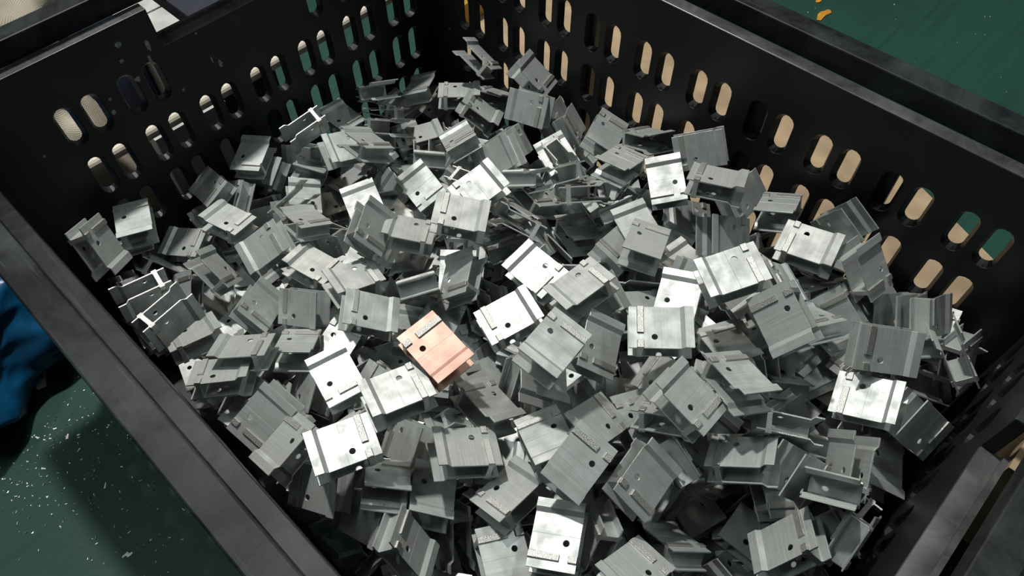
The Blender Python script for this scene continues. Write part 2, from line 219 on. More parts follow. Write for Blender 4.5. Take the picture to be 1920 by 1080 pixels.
((0.7915, 0.6508, -0.3924, 0.2996, -0.1761, -0.8898, -0.2958), 'nearest half-buried bracket above the large flat bracket in the lower left', ''),
((0.2651, 1.0062, -0.2853, 0.4567, -0.599, -0.5042, -0.4223), 'half-buried aluminium bracket lower left of the pale bracket in the right middle', ''),
((0.7358, 0.7355, -0.3841, 0.322, -0.2858, -0.4248, -0.7963), 'second-nearest half-buried bracket below the pink-tinged bracket', ''),
((0.6168, 0.1288, -0.4451, 0.7032, 0.6887, -0.1605, -0.0739), 'upended aluminium bracket above the white-lipped bracket in the left middle', ''),
((0.4055, 0.6907, -0.2153, 0.7657, 0.2965, -0.3541, -0.4477), 'third-nearest tilted bracket lower right of the white bracket in the upper middle', ''),
((0.512, 1.0047, -0.3017, 0.8993, -0.168, -0.0857, -0.3945), 'third-nearest half-buried bracket lower left of the bright white bracket right of centre', ''),
((0.8801, 0.3994, -0.3944, 0.7967, 0.2379, -0.229, -0.5062), 'half-buried aluminium bracket lower left of the white-lipped bracket in the left middle', ''),
((0.607, 0.6489, -0.2369, 0.4405, 0.3705, 0.2516, -0.7781), 'second-nearest tilted bracket above the pink-tinged bracket', ''),
((0.5629, 1.1477, -0.2333, 0.0632, -0.5489, 0.1584, 0.8183), 'upended aluminium bracket left of the dark-fronted bracket with bright web', ''),
((0.2985, 1.086, -0.234, 0.5037, 0.2157, -0.3798, -0.7453), 'tilted aluminium bracket below the pale bracket in the right middle', ''),
((0.4266, 0.3081, -0.2763, 0.8398, 0.0274, -0.3413, 0.4213), 'nearest half-buried bracket right of the end-on bracket by the left slotted wall', ''),
((0.5069, 0.7044, -0.3271, 0.5796, -0.4401, -0.6205, 0.292), 'upended aluminium bracket upper right of the pink-tinged bracket', ''),
((0.329, 0.9027, -0.2484, 0.7787, 0.4479, -0.2484, -0.3624), 'upended aluminium bracket above the bright white bracket right of centre', ''),
((0.4395, 1.2507, -0.2705, 0.6477, 0.5061, -0.1749, -0.542), 'half-buried aluminium bracket right of the dark-fronted bracket with bright web', ''),
((0.8521, 0.2235, -0.4177, 0.874, 0.2113, 0.312, 0.3068), 'tilted aluminium bracket lower right of the pale bracket by the left slotted wall', ''),
((0.8371, 0.1353, -0.4664, 0.5569, -0.3848, -0.3476, 0.6488), 'half-buried aluminium bracket lower right of the pale bracket by the left slotted wall', ''),
((0.3456, 0.1803, -0.4113, 0.604, -0.3303, 0.2429, 0.6834), 'third-nearest half-buried bracket right of the end-on bracket by the left slotted wall', ''),
((0.5379, 1.3221, -0.2748, 0.8161, 0.2226, -0.1323, -0.5166), 'half-buried aluminium bracket upper left of the large grey bracket at the bottom right', ''),
((0.2716, 0.1447, -0.3832, 0.8495, 0.3284, -0.106, -0.3992), 'fourth-nearest tilted bracket right of the end-on bracket by the left slotted wall', ''),
((0.3985, 0.8205, -0.2479, 0.4825, -0.1136, -0.4485, 0.7437), 'fourth-nearest half-buried bracket upper left of the bright white bracket right of centre', ''),
((0.7593, 0.7283, -0.2917, 0.6408, 0.1787, 0.1835, 0.7237), 'half-buried aluminium bracket right of the silver bracket beside the pink one', ''),
((0.0826, 0.924, -0.2311, 0.0093, -0.0088, 0.3976, 0.9175), 'nearest tilted bracket lower right of the open-fronted bracket by the right slotted wall', ''),
((0.5285, 0.8064, -0.3319, 0.2541, 0.0625, -0.0199, -0.965), 'nearest half-buried bracket right of the pink-tinged bracket', ''),
((0.1864, 1.1501, -0.5436, 0.8029, 0.0076, -0.5672, 0.1832), 'half-buried aluminium bracket above the dark-fronted bracket with bright web', ''),
((0.8642, 0.0899, -0.3561, 0.5597, 0.2301, 0.1472, -0.7824), 'half-buried aluminium bracket below the pale bracket by the left slotted wall', ''),
((0.3844, 0.9463, -0.2462, 0.9502, 0.0584, -0.1521, -0.2656), 'nearest half-buried bracket upper left of the bright white bracket right of centre', ''),
((0.6885, 0.5848, -0.4288, 0.6722, 0.7345, -0.0067, 0.0927), 'upended aluminium bracket upper right of the silver bracket beside the pink one', ''),
((0.5299, 0.5848, -0.3694, 0.8218, 0.4853, 0.172, -0.2441), 'second-nearest half-buried bracket above the pink-tinged bracket', ''),
((0.2525, 0.7765, -0.2525, 0.4498, 0.3886, 0.3311, -0.7329), 'second-nearest upended bracket left of the open-fronted bracket by the right slotted wall', ''),
((0.2369, 0.9036, -0.3432, 0.2257, 0.5856, -0.5088, -0.5893), 'half-buried aluminium bracket above the bright white bracket right of centre', ''),
((0.2196, 0.6906, -0.305, 0.6941, 0.1243, -0.5129, -0.4897), 'upended aluminium bracket right of the white bracket in the upper middle', ''),
((0.2975, 0.9849, -0.2232, 0.7208, -0.2625, 0.2603, -0.5864), 'half-buried aluminium bracket left of the pale bracket in the right middle', ''),
((0.238, 0.7014, -0.2545, 0.0473, -0.278, -0.2912, 0.9142), 'second-nearest tilted bracket lower right of the silver bracket below the back corner', ''),
((0.4762, 0.6026, -0.2912, 0.4288, -0.6989, 0.1387, 0.5553), 'nearest half-buried bracket lower left of the white bracket in the upper middle', ''),
((0.6758, 0.7551, -0.2916, 0.289, -0.2688, -0.056, -0.9171), 'nearest half-buried bracket below the pink-tinged bracket', ''),
((0.2148, 0.6253, -0.4158, 0.6742, -0.0442, -0.0495, 0.7356), 'second-nearest half-buried bracket right of the white bracket in the upper middle', ''),
((0.3506, 0.4927, -0.3869, 0.0109, -0.37, -0.4121, 0.8326), 'nearest half-buried bracket below the white bracket in the upper middle', ''),
((0.5981, 0.6866, -0.3026, 0.9517, -0.0911, -0.1836, 0.2286), 'nearest tilted bracket above the pink-tinged bracket', ''),
((0.0942, 0.5509, -0.393, 0.9161, 0.1925, 0.2986, -0.1856), 'half-buried aluminium bracket lower right of the silver bracket below the back corner', ''),
((0.5667, 0.621, -0.3281, 0.0991, -0.3881, -0.4621, 0.7912), 'nearest half-buried bracket above the pink-tinged bracket', ''),
((0.3819, 0.5453, -0.2505, 0.565, -0.3613, -0.5292, 0.5197), 'nearest half-buried bracket left of the white bracket in the upper middle', ''),
((0.3735, 0.6217, -0.3131, 0.1668, -0.1052, -0.2231, 0.9546), 'second-nearest tilted bracket lower right of the white bracket in the upper middle', ''),
((0.4974, 1.2018, -0.2439, 0.9267, -0.0434, -0.0354, -0.3716), 'nearest half-buried bracket left of the dark-fronted bracket with bright web', ''),
((0.2713, 0.4234, -0.3396, 0.1874, -0.2795, -0.0144, -0.9416), 'half-buried aluminium bracket above the white bracket in the upper middle', ''),
((0.73, 1.0066, -0.3539, 0.4714, 0.0091, -0.4827, 0.738), 'nearest half-buried bracket upper left of the half-shaded white bracket at the bottom edge', ''),
((0.6879, 0.2086, -0.5628, 0.3855, 0.2431, -0.1686, 0.874), 'second-nearest half-buried bracket lower right of the white-lipped bracket in the left middle', ''),
((0.2659, 0.0911, -0.3971, 0.8768, 0.265, -0.2568, -0.3084), 'second-nearest tilted bracket right of the end-on bracket by the left slotted wall', ''),
((0.7372, 0.9555, -0.254, 0.4547, 0.1094, 0.0615, 0.8817), 'half-buried aluminium bracket left of the tilted greenish bracket in the lower middle', ''),
((0.7439, 0.099, -0.493, 0.6012, 0.3263, -0.7104, 0.1657), 'half-buried aluminium bracket left of the white-lipped bracket in the left middle', ''),
((0.3248, 0.8419, -0.2351, 0.0451, 0.1637, -0.1549, -0.9732), 'tilted aluminium bracket upper left of the bright white bracket right of centre', ''),
((0.2824, 0.513, -0.2648, 0.2359, 0.3952, 0.1826, 0.8688), 'tilted aluminium bracket upper right of the white bracket in the upper middle', ''),
((0.4951, 1.263, -0.2419, 0.4298, -0.0219, -0.1939, -0.8816), 'tilted aluminium bracket upper left of the large grey bracket at the bottom right', ''),
((0.3351, 0.4717, -0.2995, 0.166, 0.2129, -0.1832, -0.9453), 'half-buried aluminium bracket upper left of the white bracket in the upper middle', ''),
((0.5712, 0.2426, -0.3608, 0.454, -0.031, -0.2267, -0.8611), 'second-nearest tilted bracket below the end-on bracket by the left slotted wall', ''),
((0.4849, 1.1374, -0.3602, 0.8208, 0.324, -0.091, -0.4616), 'second-nearest half-buried bracket left of the dark-fronted bracket with bright web', ''),
((0.4432, 0.7563, -0.2609, 0.5981, -0.3847, -0.3666, -0.6), 'second-nearest half-buried bracket lower right of the white bracket in the upper middle', ''),
((0.5865, 0.9723, -0.2754, 0.0841, 0.1845, 0.2624, 0.9434), 'half-buried aluminium bracket above the tilted greenish bracket in the lower middle', ''),
((0.272, 0.1285, -0.324, 0.7048, 0.0923, -0.3306, 0.6209), 'tilted aluminium bracket upper right of the end-on bracket by the left slotted wall', ''),
((0.8881, 0.9596, -0.4077, 0.199, 0.6741, -0.7094, -0.0523), 'half-buried aluminium bracket left of the half-shaded white bracket at the bottom edge', ''),
((0.3676, 0.6445, -0.2599, 0.5456, -0.3239, -0.2596, 0.728), 'nearest tilted bracket lower right of the white bracket in the upper middle', ''),
((0.4162, 0.6916, -0.3612, 0.2604, 0.2482, 0.3653, -0.8586), 'half-buried aluminium bracket upper right of the pink-tinged bracket', ''),
((0.2821, 0.5814, -0.2749, 0.2316, 0.3411, 0.1977, -0.8893), 'nearest tilted bracket right of the white bracket in the upper middle', ''),
((0.7186, 1.1278, -0.2571, 0.8189, 0.3509, 0.4402, -0.1115), 'upended aluminium bracket right of the half-shaded white bracket at the bottom edge', ''),
((0.7516, 0.9777, -0.2776, 0.9001, 0.0619, -0.4271, 0.0591), 'third-nearest half-buried bracket upper left of the half-shaded white bracket at the bottom edge', ''),
((0.8564, 0.1369, -0.4051, 0.186, -0.46, -0.1882, 0.8476), 'upended aluminium bracket lower right of the pale bracket by the left slotted wall', ''),
((0.2555, 0.9372, -0.2624, 0.6507, -0.0083, 0.0241, -0.7589), 'second-nearest half-buried bracket upper left of the pale bracket in the right middle', ''),
((0.5527, 1.3382, -0.3372, 0.1838, -0.12, 0.061, -0.9737), 'half-buried aluminium bracket lower left of the large grey bracket at the bottom right', ''),
((0.7005, 0.2373, -0.4483, 0.5947, -0.3449, 0.0697, 0.7228), 'half-buried aluminium bracket below the white-lipped bracket in the left middle', ''),
((0.1128, 1.1761, -0.3131, 0.3136, -0.2682, -0.3855, -0.8253), 'second-nearest half-buried bracket above the white bracket by the near right wall', ''),
((0.1806, 1.2196, -0.3038, 0.2404, -0.0325, -0.0997, 0.965), 'second-nearest half-buried bracket upper left of the white bracket by the near right wall', ''),
((0.3701, 0.3707, -0.3803, 0.868, 0.0048, -0.3841, 0.3148), 'third-nearest half-buried bracket left of the white bracket in the upper middle', ''),
((0.4833, 1.0497, -0.3079, 0.8113, -0.0545, -0.0228, -0.5817), 'second-nearest half-buried bracket lower left of the bright white bracket right of centre', ''),
((0.4953, 1.3518, -0.2469, 0.0149, -0.477, 0.2528, 0.8417), 'nearest upended bracket upper right of the large grey bracket at the bottom right', ''),
((0.5371, 1.3413, -0.3049, 0.8979, -0.0889, -0.384, -0.1958), 'half-buried aluminium bracket left of the large grey bracket at the bottom right', ''),
((0.5585, 1.0694, -0.2266, 0.8129, -0.1612, -0.0558, 0.5569), 'flat-lying aluminium bracket upper right of the tilted greenish bracket in the lower middle', ''),
((0.3573, 0.4308, -0.3446, 0.929, -0.0223, -0.0659, -0.3634), 'second-nearest half-buried bracket left of the white bracket in the upper middle', ''),
((0.1993, 1.3248, -0.2542, 0.8133, -0.0552, -0.4431, 0.373), 'tilted aluminium bracket right of the white bracket by the near right wall', ''),
((0.4336, 1.3052, -0.2954, 0.2194, -0.2205, -0.53, 0.7889), 'second-nearest half-buried bracket upper right of the large grey bracket at the bottom right', ''),
((0.3567, 0.7313, -0.319, 0.8429, -0.1148, -0.5232, 0.0507), 'upended aluminium bracket lower right of the white bracket in the upper middle', ''),
((0.4276, 1.342, -0.2676, 0.5765, 0.3766, -0.3739, -0.6213), 'third-nearest half-buried bracket upper right of the large grey bracket at the bottom right', ''),
((0.2632, 1.3316, -0.252, 0.7873, 0.3464, -0.4924, -0.1329), 'nearest half-buried bracket right of the white bracket by the near right wall', ''),
((0.7012, 0.0922, -0.4133, 0.0363, 0.0314, 0.1742, 0.9835), 'half-buried aluminium bracket right of the pale bracket by the left slotted wall', ''),
((0.6483, 0.0991, -0.3907, 0.7586, -0.0613, 0.3826, -0.5237), 'tilted aluminium bracket above the white-lipped bracket in the left middle', ''),
((0.362, 0.217, -0.3533, 0.9296, 0.2169, -0.2881, 0.0757), 'second-nearest half-buried bracket right of the end-on bracket by the left slotted wall', ''),
((0.9228, 0.4515, -0.4589, 0.2373, -0.5321, -0.131, 0.8021), 'fourth-nearest half-buried bracket left of the silver bracket beside the pink one', ''),
((0.3653, 1.2878, -0.2982, 0.1226, 0.5065, 0.149, -0.8404), 'second-nearest half-buried bracket lower left of the white bracket by the near right wall', ''),
((0.847, 0.4879, -0.3709, 0.5189, 0.4903, -0.2976, 0.6339), 'nearest half-buried bracket left of the silver bracket beside the pink one', ''),
((0.1942, 1.3415, -0.1635, 0.6661, -0.0435, -0.476, -0.5726), 'nearest upended bracket upper right of the white bracket by the near right wall', ''),
((0.3442, 0.3768, -0.317, 0.3819, 0.3769, 0.0784, -0.8402), 'second-nearest tilted bracket upper left of the white bracket in the upper middle', ''),
((0.0689, 1.3356, -0.3011, 0.5457, -0.363, -0.3581, 0.665), 'fourth-nearest half-buried bracket upper right of the white bracket by the near right wall', ''),
((0.9114, 0.5538, -0.3596, 0.4806, -0.1917, 0.2471, 0.8193), 'third-nearest half-buried bracket left of the silver bracket beside the pink one', ''),
((0.8458, 0.7743, -0.2311, 0.6759, 0.4232, 0.2594, -0.5448), 'second-nearest half-buried bracket above the large flat bracket in the lower left', ''),
((0.5215, 0.6488, -0.2946, 0.3601, -0.1033, -0.0503, -0.9258), 'fourth-nearest half-buried bracket below the white bracket in the upper middle', ''),
((0.2491, 1.2477, -0.2148, 0.2188, 0.1817, -0.4644, 0.8387), 'nearest half-buried bracket upper left of the white bracket by the near right wall', ''),
((0.4909, 1.3207, -0.1619, 0.8478, 0.2114, -0.482, 0.0644), 'second-nearest upended bracket upper right of the large grey bracket at the bottom right', ''),
((0.2415, 1.0632, -0.1963, 0.6828, 0.1888, 0.2588, 0.6566), 'nearest half-buried bracket right of the pale bracket in the right middle', ''),
((0.334, 0.2405, -0.3187, 0.5858, -0.0782, -0.349, 0.7272), 'third-nearest tilted bracket right of the end-on bracket by the left slotted wall', ''),
((0.8904, 0.7722, -0.3447, 0.9015, 0.203, 0.2158, 0.3154), 'half-buried aluminium bracket below the large flat bracket in the lower left', ''),
((0.0695, 1.1978, -0.2814, 0.7679, -0.2007, 0.0852, 0.6024), 'nearest half-buried bracket above the white bracket by the near right wall', ''),
((0.1599, 1.1213, -0.2507, 0.2256, -0.1026, -0.2877, 0.9251), 'third-nearest half-buried bracket right of the pale bracket in the right middle', ''),
((0.4367, 0.4448, -0.3905, 0.3736, 0.4741, -0.0006, 0.7973), 'second-nearest half-buried bracket lower left of the white bracket in the upper middle', ''),
((0.3887, 0.6996, -0.287, 0.9603, -0.2746, -0.0205, -0.045), 'nearest half-buried bracket lower right of the white bracket in the upper middle', ''),
((0.2814, 0.0987, -0.6073, 0.3378, -0.033, 0.6694, 0.6608), 'fourth-nearest half-buried bracket left of the white bracket in the upper middle', ''),
((0.296, 1.0429, -0.1724, 0.7453, 0.0605, 0.2736, 0.6049), 'nearest half-buried bracket below the pale bracket in the right middle', ''),
((0.2404, 0.5259, -0.3623, 0.9173, -0.1619, -0.0849, -0.3539), 'nearest half-buried bracket right of the white bracket in the upper middle', ''),
((0.5028, 1.3701, -0.2106, 0.2714, -0.273, 0.6208, 0.683), 'upended aluminium bracket right of the large grey bracket at the bottom right', ''),
((0.2771, 1.3036, -0.2345, 0.6973, -0.5431, 0.1383, 0.447), 'nearest half-buried bracket upper right of the white bracket by the near right wall', ''),
((0.5538, 1.0987, -0.3426, 0.4163, 0.5208, -0.1153, 0.7363), 'second-nearest half-buried bracket right of the tilted greenish bracket in the lower middle', ''),
((0.2981, 0.6757, -0.1895, 0.9154, 0.3648, -0.1523, -0.0763), 'nearest tilted bracket lower right of the silver bracket below the back corner', ''),
((0.4203, 1.1174, -0.2502, 0.5299, -0.0321, 0.0608, 0.8453), 'second-nearest half-buried bracket lower right of the bright white bracket right of centre', ''),
((0.1573, 0.7484, -0.2838, 0.1085, -0.0442, 0.5747, -0.8099), 'nearest upended bracket left of the open-fronted bracket by the right slotted wall', ''),
((0.083, 1.2996, -0.2725, 0.9834, 0.1029, 0.1243, 0.0824), 'third-nearest half-buried bracket upper right of the white bracket by the near right wall', ''),
((0.8945, 0.646, -0.2809, 0.5103, -0.4901, -0.1936, 0.6797), 'half-buried aluminium bracket lower left of the silver bracket beside the pink one', ''),
((0.2452, 1.0792, -0.3333, 0.195, 0.1161, 0.3272, -0.9173), 'second-nearest half-buried bracket below the pale bracket in the right middle', ''),
((0.3798, 1.019, -0.244, 0.9905, 0.0416, 0.1019, -0.0825), 'half-buried aluminium bracket right of the bright white bracket right of centre', ''),
((0.187, 1.2871, -0.2141, 0.3845, 0.4436, 0.1438, -0.7967), 'second-nearest half-buried bracket upper right of the white bracket by the near right wall', ''),
]

# ------------------------------------------------------------------ helpers
def tag(o, label=None, cat=None, group=None, kind=None):
    if label: o['label'] = label
    if cat: o['category'] = cat
    if group: o['group'] = group
    if kind: o['kind'] = kind
    return o
def link(name, me, mats, parent=None):
    o = bpy.data.objects.new(name, me); COL.objects.link(o)
    for m in (mats if isinstance(mats, (list, tuple)) else [mats]):
        if me.materials.find(m.name) < 0: me.materials.append(m)
    if parent is not None: o.parent = parent
    return o
def empty(name, loc=(0, 0, 0)):
    o = bpy.data.objects.new(name, None); COL.objects.link(o); o.location = loc; o.empty_display_size = .02
    return o
def mesh(name, verts, faces, smooth=False):
    me = bpy.data.meshes.new(name); me.from_pydata([tuple(v) for v in verts], [], faces); me.validate(); me.update()
    bm = bmesh.new(); bm.from_mesh(me); bmesh.ops.recalc_face_normals(bm, faces=bm.faces); bm.to_mesh(me); bm.free()
    if smooth: me.polygons.foreach_set('use_smooth', [True] * len(me.polygons))
    return me
def prism(name, outline, lo, hi, axis):
    """outline of 2-D points, extruded from lo to hi along axis (0, 1 or 2)"""
    n = len(outline); vs = []
    for h in (lo, hi):
        for a, b in outline:
            p = [a, b]; p.insert(axis, h); vs.append(p)
    fs = [list(range(n)), list(range(2 * n - 1, n - 1, -1))] + [[i, (i + 1) % n, n + (i + 1) % n, n + i] for i in range(n)]
    return mesh(name, vs, fs)
def box(name, x0, x1, y0, y1, z0, z1): return prism(name, [(x0, y0), (x1, y0), (x1, y1), (x0, y1)], z0, z1, 2)
def baked(me, mods):
    """mesh with modifiers applied"""
    o = bpy.data.objects.new('tmp', me); COL.objects.link(o)
    cut = []
    for kind, kw in mods:
        m = o.modifiers.new('m', kind)
        for k, v in kw.items():
            if k == 'object': cut.append(v)
            setattr(m, k, v)
    bpy.context.view_layer.update()
    dg = bpy.context.evaluated_depsgraph_get()
    out = bpy.data.meshes.new_from_object(o.evaluated_get(dg))
    bpy.data.objects.remove(o)
    for c in cut: bpy.data.objects.remove(c)
    return out
def cutter(me):
    o = bpy.data.objects.new('cutter', me); COL.objects.link(o); return o

# ------------------------------------------------------------------ materials
def mat(name):
    m = bpy.data.materials.new(name); m.use_nodes = True
    return m, m.node_tree.nodes, m.node_tree.links, m.node_tree.nodes['Principled BSDF']
def node(ns, t, **kw):
    n = ns.new(t)
    for k, v in kw.items():
        if k in ('operation', 'data_type', 'blend_type', 'feature', 'distance'): setattr(n, k, v)
        else: n.inputs[k].default_value = v
    return n
def ramp(ns, pts):
    r = ns.new('ShaderNodeValToRGB'); e = r.color_ramp.elements
    while len(e) < len(pts): e.new(.5)
    for el, (p, c) in zip(e, pts):
        el.position = p; el.color = (c, c, c, 1) if isinstance(c, (int, float)) else (*c, 1)
    return r
def coords(ns, ls, scale):
    t = ns.new('ShaderNodeTexCoord'); mp = ns.new('ShaderNodeMapping'); mp.inputs['Scale'].default_value = scale
    ls.new(t.outputs['Object'], mp.inputs['Vector']); return mp.outputs['Vector']

def aluminium(name, base, rough0, rough1):
    m, ns, ls, b = mat(name)
    b.inputs['Metallic'].default_value = 1
    info = ns.new('ShaderNodeObjectInfo')
    v = coords(ns, ls, (900, 22, 900))                       # drawing lines along the extrusion
    off = ns.new('ShaderNodeVectorMath'); off.operation = 'ADD'; ls.new(v, off.inputs[0])
    sc = ns.new('ShaderNodeMath'); sc.operation = 'MULTIPLY'; sc.inputs[1].default_value = 57; ls.new(info.outputs['Random'], sc.inputs[0])
    ls.new(sc.outputs[0], off.inputs[1])
    n1 = node(ns, 'ShaderNodeTexNoise', Scale=1.0, Detail=3.0, Roughness=.6); ls.new(off.outputs[0], n1.inputs['Vector'])
    v2 = coords(ns, ls, (60, 60, 60)); off2 = ns.new('ShaderNodeVectorMath'); off2.operation = 'ADD'
    ls.new(v2, off2.inputs[0]); ls.new(sc.outputs[0], off2.inputs[1])
    n2 = node(ns, 'ShaderNodeTexNoise', Scale=1.0, Detail=4.0); ls.new(off2.outputs[0], n2.inputs['Vector'])
    c1 = ramp(ns, [(.3, tuple(x * .72 for x in base)), (.7, base)]); ls.new(n2.outputs['Fac'], c1.inputs['Fac'])
    mx = ns.new('ShaderNodeMix'); mx.data_type = 'RGBA'; mx.blend_type = 'MULTIPLY'; mx.inputs['Factor'].default_value = .35
    ls.new(c1.outputs['Color'], mx.inputs['A']); ls.new(n1.outputs['Fac'], mx.inputs['B'])
    ls.new(mx.outputs['Result'], b.inputs['Base Color'])
    r = ns.new('ShaderNodeMapRange'); r.inputs['To Min'].default_value = rough0; r.inputs['To Max'].default_value = rough1
    ls.new(n2.outputs['Fac'], r.inputs['Value']); ls.new(r.outputs['Result'], b.inputs['Roughness'])
    bp = node(ns, 'ShaderNodeBump', Strength=.10, Distance=.0004); ls.new(n1.outputs['Fac'], bp.inputs['Height'])
    ls.new(bp.outputs['Normal'], b.inputs['Normal'])
    g = ns.new('ShaderNodeBsdfPrincipled')   # sheen of the smooth drawn skin over the dull metal
    g.inputs['Metallic'].default_value = 1; ls.new(mx.outputs['Result'], g.inputs['Base Color']); g.inputs['Roughness'].default_value = .38
    ms = ns.new('ShaderNodeMixShader'); rf = ramp(ns, [(.38, .10), (.62, .34)]); ls.new(n2.outputs['Fac'], rf.inputs['Fac']); ls.new(rf.outputs['Color'], ms.inputs['Fac'])
    ls.new(b.outputs[0], ms.inputs[1]); ls.new(g.outputs[0], ms.inputs[2]); ls.new(ms.outputs[0], ns['Material Output'].inputs['Surface'])
    return m
M_AL = aluminium('mill_aluminium', (.74, .78, .77), .74, .86)
M_PINK = aluminium('pink_reflection_aluminium', (.88, .60, .50), .6, .7)  # reflection of a reddish lamp put into the base colour
def sawn(name, base):
    m, ns, ls, b = mat(name); b.inputs['Metallic'].default_value = 1; b.inputs['Roughness'].default_value = .5
    v = coords(ns, ls, (1400, 1400, 1400)); n = node(ns, 'ShaderNodeTexNoise', Scale=1.0, Detail=2.0); ls.new(v, n.inputs['Vector'])
    c = ramp(ns, [(.35, tuple(x * .6 for x in base)), (.62, base)]); ls.new(n.outputs['Fac'], c.inputs['Fac']); ls.new(c.outputs['Color'], b.inputs['Base Color'])
    bp = node(ns, 'ShaderNodeBump', Strength=.7, Distance=.0006); ls.new(n.outputs['Fac'], bp.inputs['Height']); ls.new(bp.outputs['Normal'], b.inputs['Normal'])
    return m
M_SAWN = sawn('sawn_aluminium', (.74, .75, .74))
M_RIB = sawn('milled_rib_aluminium', (.60, .60, .58))
M_SAWNP = sawn('sawn_pink_reflection_aluminium', (.92, .72, .62))  # same painted pink reflection on the cut ends

def plastic(name, dark, light, lo, hi, rough, spots=False, scale=9, spec=.5):
    m, ns, ls, b = mat(name)
    v = coords(ns, ls, (scale, scale, scale)); n = node(ns, 'ShaderNodeTexNoise', Scale=1.0, Detail=8.0, Roughness=.65, Distortion=.6); ls.new(v, n.inputs['Vector'])
    c = ramp(ns, [(lo, dark), (hi, light)]); ls.new(n.outputs['Fac'], c.inputs['Fac']); last = c.outputs['Color']
    v2 = coords(ns, ls, (260, 9, 60)); n2 = node(ns, 'ShaderNodeTexNoise', Scale=1.0, Detail=2.0); ls.new(v2, n2.inputs['Vector'])
    c2 = ramp(ns, [(.66, 0), (.78, 1)]); ls.new(n2.outputs['Fac'], c2.inputs['Fac'])
    mx = ns.new('ShaderNodeMix'); mx.data_type = 'RGBA'; ls.new(last, mx.inputs['A']); mx.inputs['B'].default_value = (*[x * 1.3 + .004 for x in light], 1)
    ml = ns.new('ShaderNodeMath'); ml.operation = 'MULTIPLY'; ml.inputs[1].default_value = .5; ls.new(c2.outputs['Color'], ml.inputs[0]); ls.new(ml.outputs[0], mx.inputs['Factor'])
    last = mx.outputs['Result']
    if spots:                                                # dried splashes and dust specks
        vs = coords(ns, ls, (34, 34, 34)); vo = node(ns, 'ShaderNodeTexVoronoi', Scale=1.0); ls.new(vs, vo.inputs['Vector'])
        cs = ramp(ns, [(.05, 1), (.07, 0)]); ls.new(vo.outputs['Distance'], cs.inputs['Fac'])
        ns_ = node(ns, 'ShaderNodeTexNoise', Scale=.35); ls.new(vs, ns_.inputs['Vector'])
        cg = ramp(ns, [(.54, 0), (.62, 1)]); ls.new(ns_.outputs['Fac'], cg.inputs['Fac'])
        mm = ns.new('ShaderNodeMath'); mm.operation = 'MULTIPLY'; ls.new(cs.outputs['Color'], mm.inputs[0]); ls.new(cg.outputs['Color'], mm.inputs[1])
        mx2 = ns.new('ShaderNodeMix'); mx2.data_type = 'RGBA'; ls.new(last, mx2.inputs['A']); mx2.inputs['B'].default_value = (.25, .26, .27, 1); ls.new(mm.outputs[0], mx2.inputs['Factor'])
        last = mx2.outputs['Result']
    ls.new(last, b.inputs['Base Color']); b.inputs['Roughness'].default_value = rough; b.inputs['Specular IOR Level'].default_value = spec
    bp = node(ns, 'ShaderNodeBump', Strength=.15, Distance=.002); ls.new(n.outputs['Fac'], bp.inputs['Height']); ls.new(bp.outputs['Normal'], b.inputs['Normal'])
    return m
M_BLACK = plastic('black_crate_plastic', (.006, .006, .008), (.014, .014, .017), .35, .75, .42, True, 9, .35)
M_LEDGE = plastic('worn_lit_ledge_plastic', (.026, .027, .029), (.12, .124, .122), .34, .74, .33, False, 20, .35)  # scuffs, plus lamp sheen of the far ledges put into the colour
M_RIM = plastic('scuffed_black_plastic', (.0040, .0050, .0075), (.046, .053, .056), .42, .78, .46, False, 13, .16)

def plain(name, col, rough=.6, scale=40, var=.25, bump=.2, metallic=0):
    m, ns, ls, b = mat(name)
    v = coords(ns, ls, (scale,) * 3); n = node(ns, 'ShaderNodeTexNoise', Scale=1.0, Detail=5.0); ls.new(v, n.inputs['Vector'])
    c = ramp(ns, [(.3, tuple(x * (1 - var) for x in col)), (.7, tuple(min(1, x * (1 + var)) for x in col))])
    ls.new(n.outputs['Fac'], c.inputs['Fac']); ls.new(c.outputs['Color'], b.inputs['Base Color']); b.inputs['Roughness'].default_value = rough; b.inputs['Metallic'].default_value = metallic
    bp = node(ns, 'ShaderNodeBump', Strength=bump, Distance=.002); ls.new(n.outputs['Fac'], bp.inputs['Height']); ls.new(bp.outputs['Normal'], b.inputs['Normal'])
    return m
M_SPLASH = plain('dried_residue', (.22, .23, .24), .7, 200, .6)
M_CARD = plain('tan_cardboard', (.34, .25, .155), .8, 18, .25)
M_CREAM = plain('cream_plastic', (.62, .57, .48), .5, 60, .12)
M_GREY = plain('grey_sheet', (.42, .43, .42), .6, 30, .2)
M_NAVY = plain('navy_plastic', (.015, .024, .07), .4, 20, .2)
M_SHADE_NAVY = plain('shaded_navy_plastic', (.004, .007, .022), .5, 20, .2)  # navy darkened: shade behind the handle notch put into the colour
M_YELLOW = plain('ochre_plastic', (.42, .24, .015), .5, 25, .25)
M_ORANGE = plain('orange_peel', (.55, .24, .015), .6, 60, .3)
M_BLUE = plain('blue_film', (.005, .075, .18), .30, 25, .4, .5)
